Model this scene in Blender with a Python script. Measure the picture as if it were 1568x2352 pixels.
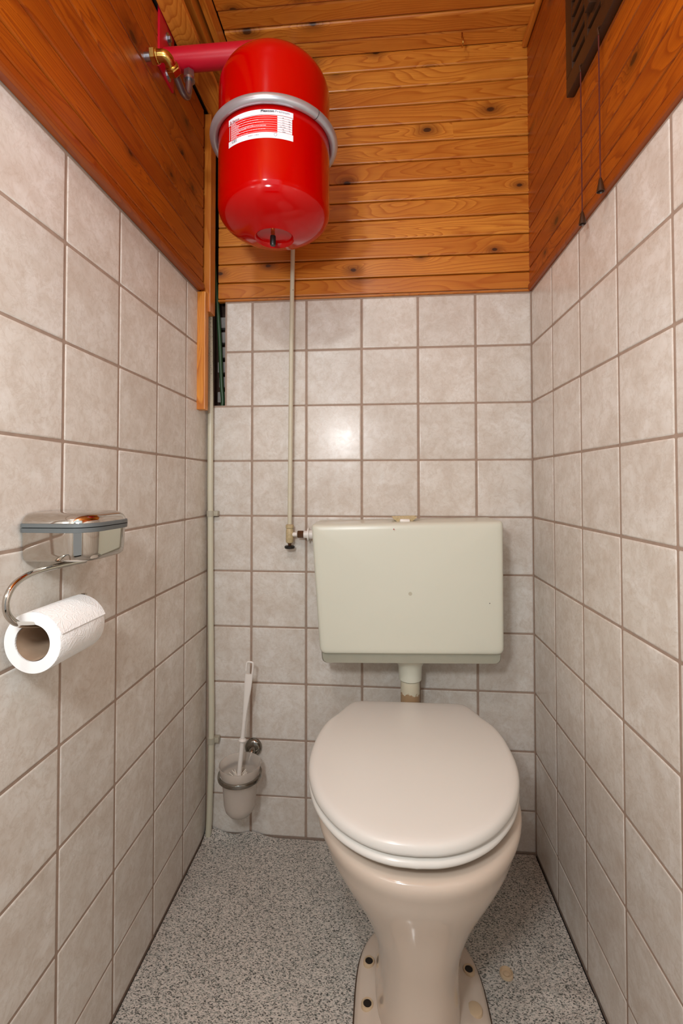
import bpy, bmesh, math, random
from mathutils import Vector, Matrix
random.seed(7)
PI = math.pi
S = bpy.context.scene
COL = S.collection
for o in list(bpy.data.objects): bpy.data.objects.remove(o)

# ------------------------------------------------------------------ camera
cam_data = bpy.data.cameras.new('camera')
cam = bpy.data.objects.new('camera', cam_data); COL.objects.link(cam)
YAW, PITCH, ROLL = 0.0892, 0.0224, 0.00044
M = (Matrix.Rotation(YAW, 4, 'Z') @ Matrix.Rotation(PITCH, 4, 'X') @ Matrix.Rotation(ROLL, 4, 'Y')
     @ Matrix.Rotation(PI / 2, 4, 'X'))
M.translation = Vector((0.3552, -1.2984, 0.960))
cam.matrix_world = M
cam_data.sensor_width = 36.0
cam_data.lens = 1092.6 / 2352 * 36.0
cam_data.shift_x = 9.55 / 2352
cam_data.shift_y = -87.6 / 2352
cam_data.clip_start = 0.01
S.camera = cam

# ------------------------------------------------------------------ world, lamps, exposure
W = bpy.data.worlds.new('world'); S.world = W; W.use_nodes = True
bg = W.node_tree.nodes['Background']
bg.inputs[0].default_value = (0.93, 0.97, 1.0, 1)
bg.inputs[1].default_value = 0.4

def area(name, loc, target, sx, sy, power, color):
    d = bpy.data.lights.new(name, 'AREA'); d.shape = 'RECTANGLE'; d.size = sx; d.size_y = sy
    d.energy = power; d.color = color
    o = bpy.data.objects.new(name, d); COL.objects.link(o)
    o.location = loc
    o.rotation_euler = (Vector(target) - Vector(loc)).to_track_quat('-Z', 'Y').to_euler()
    return o
def ball(name, loc, rad, power, color):
    d = bpy.data.lights.new(name, 'POINT'); d.shadow_soft_size = rad; d.energy = power; d.color = color
    o = bpy.data.objects.new(name, d); COL.objects.link(o); o.location = loc
    return o
ball('flash_lamp', (0.15, -1.36, 1.22), 0.06, 19.0, (0.94, 0.98, 1.0))
ball('ceiling_lamp', (0.06, -1.30, 1.86), 0.035, 11.0, (0.90, 0.98, 1.0))
area('hall_daylight', (0.28, -1.60, 1.72), (0.40, 0, 1.62), 0.7, 0.7, 1.5, (0.78, 0.94, 1.0))
S.view_settings.view_transform = 'Standard'
S.view_settings.look = 'None'
S.view_settings.gamma = 1.0
S.view_settings.use_curve_mapping = False
S.view_settings.exposure = 0.08

# ------------------------------------------------------------------ materials
def srgb(r, g, b):
    f = lambda c: (c / 255 / 12.92) if c / 255 <= 0.04045 else ((c / 255 + 0.055) / 1.055) ** 2.4
    return (f(r), f(g), f(b), 1)
class NT:
    def __init__(s, name):
        s.m = bpy.data.materials.new(name); s.m.use_nodes = True
        s.t = s.m.node_tree; s.b = s.t.nodes['Principled BSDF']
    def n(s, kind, **kw):
        x = s.t.nodes.new(kind)
        for k, v in kw.items(): setattr(x, k, v)
        return x
    def put(s, sock, v):
        if isinstance(v, bpy.types.NodeSocket): s.t.links.new(v, sock)
        else: sock.default_value = v
    def math(s, op, a, b=0.0, c=None):
        x = s.n('ShaderNodeMath', operation=op); s.put(x.inputs[0], a); s.put(x.inputs[1], b)
        if c is not None: s.put(x.inputs[2], c)
        return x.outputs[0]
    def vmath(s, op, a, b):
        x = s.n('ShaderNodeVectorMath', operation=op); s.put(x.inputs[0], a); s.put(x.inputs[1], b)
        return x.outputs[0]
    def mix(s, f, a, b, mode='MIX'):
        x = s.n('ShaderNodeMix', data_type='RGBA', blend_type=mode)
        s.put(x.inputs['Factor'], f); s.put(x.inputs['A'], a); s.put(x.inputs['B'], b)
        return x.outputs['Result']
    def noise(s, vec, scale, detail=3, rough=0.5, dist=0.0, out='Fac'):
        x = s.n('ShaderNodeTexNoise'); s.put(x.inputs['Vector'], vec)
        x.inputs['Scale'].default_value = scale; x.inputs['Detail'].default_value = detail
        x.inputs['Roughness'].default_value = rough; x.inputs['Distortion'].default_value = dist
        return x.outputs[out]
    def ramp(s, f, stops):
        x = s.n('ShaderNodeValToRGB'); s.put(x.inputs[0], f)
        e = x.color_ramp.elements
        while len(e) < len(stops): e.new(0.5)
        for q, (p, c) in zip(e, stops): q.position = p; q.color = c
        return x.outputs[0]
    def obj_vec(s, k=13.7):
        tc = s.n('ShaderNodeTexCoord'); oi = s.n('ShaderNodeObjectInfo')
        r = s.math('MULTIPLY', oi.outputs['Random'], k)
        c = s.n('ShaderNodeCombineXYZ'); s.put(c.inputs[0], r); s.put(c.inputs[1], r); s.put(c.inputs[2], s.math('MULTIPLY', r, 1.7))
        s.rnd = oi.outputs['Random']
        return s.vmath('ADD', tc.outputs['Object'], c.outputs[0])
    def bump(s, h, strength, dist=0.001):
        x = s.n('ShaderNodeBump'); x.inputs['Strength'].default_value = strength; x.inputs['Distance'].default_value = dist
        s.put(x.inputs['Height'], h); s.put(s.b.inputs['Normal'], x.outputs[0])
    def set(s, **kw):
        for k, v in kw.items(): s.put(s.b.inputs[k.replace('_', ' ')], v)
        return s

def plain(name, col, rough=0.4, metal=0.0, var=0.06, scale=60, coat=0.0):
    m = NT(name); v = m.n('ShaderNodeTexCoord').outputs['Object']
    n = m.noise(v, scale, 3)
    d = tuple(c * (1 - var) for c in col[:3]) + (1,); l = tuple(min(1, c * (1 + var)) for c in col[:3]) + (1,)
    m.set(Base_Color=m.mix(n, d, l), Roughness=rough, Metallic=metal, Coat_Weight=coat)
    return m.m

def make_tile():
    m = NT('glazed_tile'); v = m.obj_vec(17.3)
    a = m.noise(v, 14, 5, 0.6, 0.6); b = m.noise(v, 58, 6, 0.7, 0.8)
    c = m.noise(m.vmath('ADD', v, (3, 5, 7)), 30, 5, 0.7, 0.5)
    vein = m.math('SMOOTH_MIN', m.math('ABSOLUTE', m.math('SUBTRACT', c, 0.5)), 0.03, 0.02)
    vein = m.math('SUBTRACT', 1.0, m.math('DIVIDE', vein, 0.03))
    base = m.ramp(a, [(0.30, srgb(208, 198, 187)), (0.5, srgb(219, 212, 203)), (0.72, srgb(230, 226, 220))])
    base = m.mix(m.math('MULTIPLY', m.ramp(b, [(0.45, (0, 0, 0, 1)), (0.7, (1, 1, 1, 1))]), 0.5), base, srgb(196, 180, 164))
    base = m.mix(m.math('MULTIPLY', vein, 0.20), base, srgb(172, 152, 132))
    tone = m.math('MULTIPLY_ADD', m.rnd, 0.07, 0.955)
    cc = m.n('ShaderNodeCombineXYZ')
    for i in range(3): m.put(cc.inputs[i], tone)
    base = m.mix(1.0, base, cc.outputs[0], 'MULTIPLY')
    m.set(Base_Color=base, Roughness=m.math('MULTIPLY_ADD', b, 0.10, 0.17)); m.b.inputs['Specular IOR Level'].default_value = 0.28
    m.bump(m.noise(v, 16, 1, 0.4), 0.10, 0.0015)
    return m.m

def make_wood(name, light, mid, dark, knots=True):
    m = NT(name); v = m.obj_vec(23.1)
    sep = m.n('ShaderNodeSeparateXYZ'); m.put(sep.inputs[0], v)
    def scaled(a, b, c):
        x = m.n('ShaderNodeCombineXYZ')
        m.put(x.inputs[0], m.math('MULTIPLY', sep.outputs[0], a)); m.put(x.inputs[1], m.math('MULTIPLY', sep.outputs[1], b)); m.put(x.inputs[2], m.math('MULTIPLY', sep.outputs[2], c))
        return x.outputs[0]
    # knots: a sparse stretched voronoi, only some cells carry one
    vo = m.n('ShaderNodeTexVoronoi', voronoi_dimensions='2D'); kc = m.n('ShaderNodeCombineXYZ'); m.put(kc.inputs[0], m.math('MULTIPLY', sep.outputs[0], 5.0)); m.put(kc.inputs[1], m.math('MULTIPLY', sep.outputs[2], 9.0)); m.put(vo.inputs['Vector'], kc.outputs[0]); vo.inputs['Scale'].default_value = 1.0
    vo.inputs['Randomness'].default_value = 0.9
    sc = m.n('ShaderNodeSeparateColor'); m.put(sc.inputs[0], vo.outputs['Color'])
    has = m.math('GREATER_THAN', sc.outputs[0], 0.42)
    kd = m.math('ADD', m.math('MULTIPLY', vo.outputs['Distance'], m.math('MULTIPLY_ADD', sc.outputs[1], 0.9, 0.7)), m.math('MULTIPLY', m.math('SUBTRACT', m.noise(v, 60, 2), 0.5), 0.03))
    pull = m.math('MULTIPLY', has, m.math('POWER', 2.718, m.math('MULTIPLY', kd, -7.0)))
    # growth rings: long bands running along the board, bent around the knots
    low = m.noise(scaled(1.3, 9, 11), 1.0, 2, 0.5, 0.4)
    ph = m.math('ADD', m.math('MULTIPLY', sep.outputs[2], 30.0), m.math('ADD', m.math('MULTIPLY', low, 26.0), m.math('MULTIPLY', pull, 6.0)))
    band = m.math('FRACT', ph)
    band = m.ramp(band, [(0.0, (0, 0, 0, 1)), (0.62, (0.35, 0.35, 0.35, 1)), (0.9, (1, 1, 1, 1)), (1.0, (0, 0, 0, 1))])
    fine = m.noise(scaled(6, 200, 420), 1.0, 3, 0.6)
    cloud = m.noise(scaled(5, 20, 12), 1.0, 4, 0.6)
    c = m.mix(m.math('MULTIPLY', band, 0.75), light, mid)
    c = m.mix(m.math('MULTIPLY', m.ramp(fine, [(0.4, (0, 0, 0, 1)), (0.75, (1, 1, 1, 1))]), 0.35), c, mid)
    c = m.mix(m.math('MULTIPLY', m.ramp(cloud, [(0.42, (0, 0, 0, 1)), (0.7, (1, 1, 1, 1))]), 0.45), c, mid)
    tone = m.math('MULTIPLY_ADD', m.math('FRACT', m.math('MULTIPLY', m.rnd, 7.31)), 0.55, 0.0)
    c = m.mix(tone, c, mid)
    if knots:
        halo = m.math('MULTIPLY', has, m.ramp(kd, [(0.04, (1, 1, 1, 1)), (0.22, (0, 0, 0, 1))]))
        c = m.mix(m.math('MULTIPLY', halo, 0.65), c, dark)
        core = m.math('MULTIPLY', has, m.ramp(kd, [(0.038, (1, 1, 1, 1)), (0.058, (0, 0, 0, 1))]))
        c = m.mix(m.math('MULTIPLY', core, 0.85), c, srgb(50, 22, 6))
    m.set(Base_Color=c, Roughness=m.math('MULTIPLY_ADD', fine, 0.2, 0.28), Coat_Weight=0.10, Coat_Roughness=0.18)
    m.bump(m.math('ADD', fine, m.math('MULTIPLY', band, 0.5)), 0.12, 0.0006)
    return m.m

def make_vinyl():
    m = NT('speckled_vinyl'); v = m.n('ShaderNodeTexCoord').outputs['Object']
    wob = m.noise(v, 300, 2, 0.5, 0, 'Color')
    v2 = m.vmath('ADD', v, m.vmath('SCALE', m.vmath('SUBTRACT', wob, (0.5, 0.5, 0.5)), (0, 0, 0)))
    def cells(scale, rot, thr):
        mp = m.n('ShaderNodeMapping'); m.put(mp.inputs['Vector'], v); mp.inputs['Rotation'].default_value = (0, 0, rot); mp.inputs['Scale'].default_value = (1.0, 1.9, 1.0)
        vec = m.vmath('ADD', mp.outputs[0], m.vmath('MULTIPLY', m.vmath('SUBTRACT', wob, (0.5, 0.5, 0.5)), (0.0025, 0.0025, 0)))
        vo = m.n('ShaderNodeTexVoronoi'); m.put(vo.inputs['Vector'], vec); vo.inputs['Scale'].default_value = scale
        s = m.n('ShaderNodeSeparateColor'); m.put(s.inputs[0], vo.outputs['Color'])
        return s.outputs[0], s.outputs[1]
    base = m.mix(m.ramp(m.noise(v, 9, 4), [(0.3, (0, 0, 0, 1)), (0.7, (1, 1, 1, 1))]), srgb(202, 194, 185), srgb(217, 209, 200))
    a, a2 = cells(300, 0.5, 0); b, b2 = cells(350, -0.7, 0); c, c2 = cells(380, 1.2, 0)
    base = m.mix(m.math('MULTIPLY', m.math('GREATER_THAN', a, 0.66), 0.55), base, srgb(150, 149, 144))
    base = m.mix(m.math('MULTIPLY', m.math('GREATER_THAN', b, 0.78), 0.6), base, srgb(120, 128, 120))
    base = m.mix(m.math('MULTIPLY', m.math('GREATER_THAN', c, 0.86), 0.85), base, srgb(58, 62, 58))
    base = m.mix(m.math('MULTIPLY', m.math('GREATER_THAN', b2, 0.93), 0.85), base, srgb(44, 48, 46))
    m.set(Base_Color=base, Roughness=0.42)
    m.bump(m.noise(v, 500, 2), 0.1, 0.0005)
    return m.m

def make_peel():
    m = NT('flaking_cream_paint'); v = m.n('ShaderNodeTexCoord').outputs['Object']
    s = m.n('ShaderNodeSeparateXYZ'); m.put(s.inputs[0], v)
    h = m.math('ADD', s.outputs[2], m.math('MULTIPLY', m.math('SUBTRACT', m.noise(v, 90, 3), 0.5), 0.045))
    mask = m.ramp(m.math('MULTIPLY_ADD', h, 20.0, 0.5), [(0.66, (1, 1, 1, 1)), (0.70, (0, 0, 0, 1))])
    m.set(Base_Color=m.mix(mask, srgb(208, 201, 178), srgb(168, 138, 104)), Roughness=0.5)
    m.bump(mask, 0.5, 0.001)
    return m.m

def make_dirty_pipe():
    m = NT('speckled_cream_paint'); v = m.n('ShaderNodeTexCoord').outputs['Object']
    s = m.n('ShaderNodeSeparateXYZ'); m.put(s.inputs[0], v)
    top = m.ramp(s.outputs[2], [(0.40, (0, 0, 0, 1)), (0.56, (1, 1, 1, 1))])
    sp = m.ramp(m.noise(v, 420, 2), [(0.60, (0, 0, 0, 1)), (0.66, (1, 1, 1, 1))])
    c = m.mix(m.math('MULTIPLY', top, 0.6), srgb(205, 200, 178), srgb(150, 142, 122))
    c = m.mix(m.math('MULTIPLY', sp, m.math('MULTIPLY', top, 0.8)), c, srgb(60, 52, 44))
    m.set(Base_Color=c, Roughness=0.35)
    return m.m

def make_paper():
    m = NT('embossed_tissue'); v = m.n('ShaderNodeTexCoord').outputs['Object']
    n = m.noise(v, 75, 1, 0.4, 0.3)
    ring = m.math('ABSOLUTE', m.math('SINE', m.math('MULTIPLY', n, 24)))
    h = m.ramp(ring, [(0.0, (1, 1, 1, 1)), (0.75, (0, 0, 0, 1))])
    m.set(Base_Color=srgb(243, 242, 240), Roughness=0.9)
    m.bump(h, 0.30, 0.0012)
    return m.m

TILE = make_tile()
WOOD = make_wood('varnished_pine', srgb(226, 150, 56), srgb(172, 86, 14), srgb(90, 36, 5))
WOODRED = make_wood('dark_red_boarding', srgb(186, 96, 12), srgb(126, 47, 3), srgb(66, 22, 2))  # same board shader in darker, redder tones, for the side walls
VINYL = make_vinyl()
GROUT = plain('brown_grout', srgb(162, 140, 124), 0.85, var=0.2, scale=90)
CERAMIC = plain('beige_ceramic', srgb(210, 193, 177), 0.14, var=0.015, scale=8, coat=0.3)
SEAT = plain('white_seat_plastic', srgb(228, 224, 217), 0.24, var=0.01, scale=8)
CISTERN = plain('cream_cistern_plastic', srgb(214, 214, 198), 0.30, var=0.025, scale=5)
CREAM = plain('cream_pipe_paint', srgb(206, 199, 176), 0.38, var=0.06, scale=70)
RUSTY = plain('old_cream_fitting', srgb(192, 172, 132), 0.5, var=0.35, scale=160)
BROWNPL = plain('dark_brown_nut', srgb(78, 48, 24), 0.4, var=0.3, scale=90)
BLACK = plain('black_plastic', srgb(22, 20, 19), 0.35)
WHITEPL = plain('white_plastic', srgb(232, 226, 219), 0.35, var=0.02)
RED = plain('red_lacquer', srgb(182, 0, 0), 0.12, var=0.02, scale=6)
RED.node_tree.nodes['Principled BSDF'].inputs['Specular IOR Level'].default_value = 0.32
MATRED = plain('crimson_powder_coat', srgb(186, 10, 38), 0.36, var=0.06, scale=150)
ZINC = plain('zinc_steel', srgb(176, 180, 188), 0.34, 1.0, var=0.12, scale=90)
GALV = plain('grey_clamp_steel', srgb(188, 190, 196), 0.30, 0.6, var=0.10, scale=60)
PIPEMET = plain('dull_steel_pipe', srgb(142, 136, 138), 0.34, 0.9, var=0.12, scale=60)
BRASS = plain('brass', srgb(206, 168, 92), 0.22, 1.0, var=0.12, scale=90)
CHROME = plain('polished_steel', srgb(196, 190, 182), 0.075, 1.0, var=0.04, scale=25)
CHROME2 = plain('tarnished_chrome', srgb(150, 146, 138), 0.16, 1.0, var=0.25, scale=90)
GASKET = plain('grey_rubber', srgb(94, 98, 98), 0.5)
PAPER = make_paper()
PAPEREND = plain('tissue_edge', srgb(244, 242, 240), 0.9, var=0.02, scale=300)
CARD = plain('cardboard', srgb(168, 142, 118), 0.9, var=0.1, scale=120)
VENTPL = plain('dark_brown_plastic', srgb(58, 32, 13), 0.45, var=0.15, scale=40)
CORDM = plain('maroon_cord', srgb(84, 24, 12), 0.7, var=0.2, scale=400)
VOID = plain('dark_void', srgb(24, 18, 14), 0.95, var=0.3, scale=30)  # near-black, puts the darkness of gaps and roof cavity into the colour
GREEN = plain('dark_green_sleeve', srgb(44, 72, 44), 0.4, var=0.12, scale=60)
BRICKM = plain('grey_brick', srgb(132, 128, 124), 0.9, var=0.35, scale=60)
RUBBLE = plain('dark_mortar', srgb(60, 40, 30), 0.95, var=0.4, scale=70)
LABELW = plain('label_white', srgb(238, 240, 246), 0.3, var=0.01)
LABELR = plain('label_red', srgb(226, 10, 10), 0.3, var=0.01)
INK = plain('label_ink', srgb(50, 50, 60), 0.5)
INKG = plain('label_ink_grey', srgb(130, 130, 142), 0.5)
INKR = plain('label_ink_red', srgb(170, 40, 44), 0.5)
PALEWALL = plain('pale_painted_wall', srgb(214, 212, 202), 0.6, var=0.03, scale=6)
PEEL = make_peel(); DIRTY = make_dirty_pipe()
BRISTLE = plain('white_bristle', srgb(236, 228, 216), 0.6)
_g = NT('frosted_glass'); _g.set(Base_Color=srgb(250, 243, 236), Roughness=0.5, Transmission_Weight=0.75, IOR=1.25); GLASS = _g.m
HOLE = plain('bolt_hole_black', srgb(26, 18, 14), 0.6)
STAIN = plain('cap_beige', srgb(204, 178, 146), 0.4, var=0.08, scale=60)

# ------------------------------------------------------------------ builders
WL = {}
def link(o, parent, wloc):
    COL.objects.link(o)
    WL[o.name] = Vector(wloc)
    if parent is not None:
        o.parent = parent; o.location = Vector(wloc) - WL[parent.name]
    else: o.location = wloc
def obj(name, bm, mat, parent=None, smooth=True, origin=None, angle=38):
    if origin is None:
        lo = Vector([min(v.co[i] for v in bm.verts) for i in range(3)]); hi = Vector([max(v.co[i] for v in bm.verts) for i in range(3)])
        origin = (lo + hi) / 2
    bmesh.ops.translate(bm, verts=bm.verts, vec=-Vector(origin))
    bmesh.ops.recalc_face_normals(bm, faces=bm.faces)
    me = bpy.data.meshes.new(name); bm.to_mesh(me); bm.free()
    if smooth: me.shade_smooth(); me.set_sharp_from_angle(angle=math.radians(angle))
    if mat: me.materials.append(mat)
    o = bpy.data.objects.new(name, me); link(o, parent, origin)
    return o
def tag(o, label, cat, group=None, kind=None):
    if kind: o['kind'] = kind
    o['label'] = label; o['category'] = cat
    if group: o['group'] = group
    return o
def thing(name, label, cat, loc, group=None):
    o = bpy.data.objects.new(name, None); o.empty_display_size = 0.02
    link(o, None, loc); return tag(o, label, cat, group)
def B(): return bmesh.new()
def box(bm, lo, hi, bev=0.0, seg=2):
    r = bmesh.ops.create_cube(bm, size=1.0); vs = r['verts']
    lo = Vector(lo); hi = Vector(hi)
    for v in vs: v.co = Vector([lo[i] + (v.co[i] + 0.5) * (hi[i] - lo[i]) for i in range(3)])
    if bev > 0:
        es = list({e for v in vs for e in v.link_edges})
        bmesh.ops.bevel(bm, geom=es, offset=bev, segments=seg, profile=0.6, affect='EDGES')
    return bm
def ringloft(bm, rings, cap0=True, cap1=True, closed=False):
    R = [[bm.verts.new(p) for p in r] for r in rings]
    n = len(R[0])
    pairs = list(zip(R, R[1:])) + ([(R[-1], R[0])] if closed else [])
    for a, b in pairs:
        for i in range(n):
            j = (i + 1) % n
            bm.faces.new((a[i], a[j], b[j], b[i]))
    if cap0 and not closed: bm.faces.new(R[0][::-1])
    if cap1 and not closed: bm.faces.new(R[-1])
    return bm
def frame(d):
    d = Vector(d).normalized(); u = d.orthogonal().normalized(); return u, d.cross(u)
def lathe(bm, c, prof, axis=(0, 0, 1), n=40, cap=True):
    """prof: (radius, height) along axis from point c"""
    a = Vector(axis).normalized(); u, w = frame(a); c = Vector(c); rings = []
    for r, h in prof:
        r = max(r, 1e-4)
        rings.append([c + a * h + (u * math.cos(2 * PI * i / n) + w * math.sin(2 * PI * i / n)) * r for i in range(n)])
    return ringloft(bm, rings, cap, cap)
def smooth_path(pts, k=8):
    P = [Vector(p) for p in pts]; P = [2 * P[0] - P[1]] + P + [2 * P[-1] - P[-2]]; out = []
    for i in range(1, len(P) - 2):
        a, b, c, d = P[i - 1:i + 3]
        for s in range(k):
            t = s / k
            out.append(0.5 * (2 * b + (c - a) * t + (2 * a - 5 * b + 4 * c - d) * t * t + (-a + 3 * b - 3 * c + d) * t ** 3))
    out.append(P[-2]); return out
def tube(bm, pts, r, n=14, smooth=0, cap=True):
    P = smooth_path(pts, smooth) if smooth else [Vector(p) for p in pts]
    d = (P[1] - P[0]).normalized(); u, _ = frame(d); rings = []
    for i, p in enumerate(P):
        t = (P[min(i + 1, len(P) - 1)] - P[max(i - 1, 0)]).normalized()
        u = (u - t * u.dot(t)).normalized(); w = t.cross(u)
        rr = r(i / (len(P) - 1)) if callable(r) else r
        rings.append([p + (u * math.cos(2 * PI * k / n) + w * math.sin(2 * PI * k / n)) * rr for k in range(n)])
    return ringloft(bm, rings, cap, cap)
def torus(bm, c, R, r, n=64, m=14, axis=(0, 0, 1), a0=0, a1=2 * PI):
    a = Vector(axis).normalized(); u, w = frame(a); c = Vector(c); full = abs(a1 - a0 - 2 * PI) < 1e-6; rings = []
    for i in range(n + (0 if full else 1)):
        t = a0 + (a1 - a0) * i / n; d = u * math.cos(t) + w * math.sin(t)
        rings.append([c + d * (R + r * math.cos(2 * PI * k / m)) + a * r * math.sin(2 * PI * k / m) for k in range(m)])
    return ringloft(bm, rings, True, True, closed=full)
def hexnut(bm, c, r, h, axis):
    return lathe(bm, c, [(r * 0.9, 0), (r, h * 0.12), (r, h * 0.88), (r * 0.9, h)], axis, n=6)

# planks: local X = length, Z = across, front face at -Y
PL = {}
def plank(parent, wloc, rot, L, Wd, T=0.012, ch=0.0032, name='plank', mat=None):
    key = (round(L, 3), round(Wd, 4), T, ch, mat)
    if key not in PL:
        bm = B(); g = 0.0013; h = Wd / 2 - g
        prof = [(0, -h), (-T + ch, -h), (-T + ch * 0.3, -h + ch * 0.3), (-T, -h + ch), (-T, h - ch), (-T + ch * 0.3, h - ch * 0.3), (-T + ch, h), (0, h)]
        ringloft(bm, [[Vector((x, y, z)) for y, z in prof] for x in (-L / 2, L / 2)])
        bmesh.ops.recalc_face_normals(bm, faces=bm.faces)
        me = bpy.data.meshes.new('plank'); bm.to_mesh(me); bm.free(); me.materials.append(mat or WOOD); PL[key] = me
    o = bpy.data.objects.new(name, PL[key]); link(o, parent, wloc); o.rotation_euler = rot
    return o
# tiles: local X = width, Z = height, front at -Y
TL = {}
def tile(parent, wloc, rz, w, h):
    key = (round(w, 4), round(h, 4))
    if key not in TL:
        bm = B(); rings = []
        for y, e in ((0.005, 0), (-0.0012, 0), (-0.0026, 0.0005), (-0.0034, 0.0016), (-0.0036, 0.0034)):
            a, b = w / 2 - e, h / 2 - e; q = 0.0015
            rings.append([Vector((x, y, z)) for x, z in ((-a + q, -b), (a - q, -b), (a, -b + q), (a, b - q), (a - q, b), (-a + q, b), (-a, b - q), (-a, -b + q))])
        ringloft(bm, rings); bmesh.ops.recalc_face_normals(bm, faces=bm.faces)
        me = bpy.data.meshes.new('tile'); bm.to_mesh(me); bm.free(); me.shade_smooth(); me.set_sharp_from_angle(angle=math.radians(50))
        me.materials.append(TILE); TL[key] = me
        max(me.polygons, key=lambda f: f.area if f.center.y < 0 else 0).use_smooth = False
    o = bpy.data.objects.new('tile', TL[key]); link(o, parent, wloc)
    j = 0.0016
    o.rotation_euler = (random.uniform(-j, j), random.uniform(-j, j) * 0.5, rz + random.uniform(-j, j))
    return o

# ------------------------------------------------------------------ room shell
XL, XR, YB, YF = -0.125, 0.757, 0.0, -1.62
PIT = 0.153; Z0 = 1.485; ZT = 1.473; ZC = 2.150
GV, GH = 0.0044, 0.0036          # joint widths
floor_bm = B()
nx, ny = 60, 100
def floor_z(x, y):
    z = 0.0
    e = math.exp(-((x - XL) / 0.05) ** 2) * math.exp(-(y / 0.022) ** 2) * 0.022      # sheet curls up in the far left corner
    e += math.exp(-((x - 0.005) / 0.035) ** 2) * math.exp(-(y / 0.016) ** 2) * 0.014
    e += 0.0045 * math.exp(-((y + 0.352 + 0.05 * (x - 0.7)) / 0.010) ** 2) / (1 + math.exp(-(x - 0.63) / 0.02))
    return z + e
gv = [[floor_bm.verts.new((XL + 0.003 + (XR - XL - 0.007) * i / nx, YF + (YB - YF - 0.004) * (j / ny) ** 0.8, 0)) for i in range(nx + 1)] for j in range(ny + 1)]
for r in gv:
    for v in r: v.co.z = floor_z(v.co.x, v.co.y)
for j in range(ny):
    for i in range(nx): floor_bm.faces.new((gv[j][i], gv[j][i + 1], gv[j + 1][i + 1], gv[j + 1][i]))
floor = tag(obj('floor', floor_bm, VINYL, origin=(0.3, -0.8, 0)), 'grey speckled vinyl floor of the small toilet room', 'floor', kind='structure')
obj('subfloor', box(B(), (XL - 0.05, YF - 0.4, -0.06), (XR + 0.05, 0.05, -0.006)), VOID, floor, False)

def slab(name, lo, hi, mat, label, cat='wall'):
    return tag(obj(name, box(B(), lo, hi), mat, None, False), label, cat, kind='structure')
# back wall: grout slab with a broken-out slot in the upper left corner
wb = B()
box(wb, (-0.078, 0.001, -0.02), (XR + 0.06, 0.05, ZT + 0.01)); box(wb, (XL - 0.06, 0.001, -0.02), (-0.078, 0.05, 1.182))
wall_back = tag(obj('wall_back', wb, GROUT, None, False), 'back wall, beige tiles below and pine planks above', 'wall', kind='structure')
obj('niche_back', box(B(), (XL - 0.06, 0.052, 1.1), (0.0, 0.075, 2.3)), RUBBLE, wall_back, False)
for k in range(6):
    z = 1.195 + k * 0.043
    obj('brick', box(B(), (-0.108 + 0.004 * (k % 2), 0.024, z), (-0.074, 0.05, z + 0.031), 0.003), BRICKM, wall_back)
wall_left = slab('wall_left', (XL - 0.06, YF, -0.02), (XL - 0.001, 0.06, 2.3), GROUT, 'left wall, beige tiles below and pine planks above')
wall_right = slab('wall_right', (XR + 0.001, YF, -0.02), (XR + 0.06, 0.06, 2.3), GROUT, 'right wall, beige tiles below and pine planks above')

rows = [(ZT - 0.001, Z0 - PIT)] + [(Z0 - PIT * r, Z0 - PIT * (r + 1)) for r in range(1, 9)] + [(Z0 - PIT * 9, 0.002)]
def tiles_row(parent, cuts, place, rz, skip=lambda r, a: None):
    for ri, (zt, zb) in enumerate(rows):
        h = zt - zb - (GH if ri < 9 else GH / 2); zc = (zt + zb) / 2 if ri else (zt + zb + GH / 2) / 2
        for a, b in zip(cuts, cuts[1:]):
            a2 = skip(ri, a)
            if a2 is not None: a = a2
            w = b - a - GV - (0.0008 if parent.name == 'wall_back' else 0)
            tile(parent, place((a + b) / 2, zc), rz, w, h)
tiles_row(wall_back, [XL + 0.001, 0.0, .153, .306, .459, .612, XR + 0.002], lambda s, z: (s, 0.0036, z), 0.0, lambda r, a: -0.0765 if (r < 2 and a < -0.1) else None)
NS = 11
tiles_row(wall_left, [-0.1557 - PIT * k + PIT for k in range(1, NS)][::-1] + [-0.002], lambda s, z: (XL - 0.0036, s, z), PI / 2)
tiles_row(wall_right, [-0.1525 - PIT * k + PIT for k in range(1, NS)][::-1] + [-0.002], lambda s, z: (XR + 0.0036, s, z), -PI / 2)

# pine boarding
zb_ = [1.4735, 1.482, 1.5275, 1.580, 1.631, 1.6855, 1.737, 1.791, 1.845, 1.897, 1.948, 2.002, 2.052, 2.105, 2.158]
for a, b in zip(zb_, zb_[1:]):
    plank(wall_back, ((-0.100 + XR) / 2, 0.009, (a + b) / 2), (0, 0, 0), XR + 0.100 - 0.006, b - a, T=0.013 if b - a > 0.01 else 0.015)
obj('backing_board', box(B(), (-0.098, 0.010, 1.484), (XR + 0.05, 0.04, 2.3)), VOID, wall_back, False)
zl_ = [1.496, 1.536, 1.589, 1.642, 1.693, 1.745, 1.800, 1.857, 1.910, 1.962]
YE = -0.088
LL = YE - YF
for a, b in zip(zl_, zl_[1:]):
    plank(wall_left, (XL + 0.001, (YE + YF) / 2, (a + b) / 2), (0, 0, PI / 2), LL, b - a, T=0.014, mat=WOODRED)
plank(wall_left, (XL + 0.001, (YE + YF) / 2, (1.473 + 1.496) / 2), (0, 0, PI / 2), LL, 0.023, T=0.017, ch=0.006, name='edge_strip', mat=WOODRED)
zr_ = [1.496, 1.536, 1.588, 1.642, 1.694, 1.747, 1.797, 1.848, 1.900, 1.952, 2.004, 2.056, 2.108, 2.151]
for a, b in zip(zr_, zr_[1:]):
    plank(wall_right, (XR + 0.002, (0 + YF) / 2, (a + b) / 2), (0, 0, -PI / 2), -YF - 0.008, b - a, T=0.007, mat=WOODRED)
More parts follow.
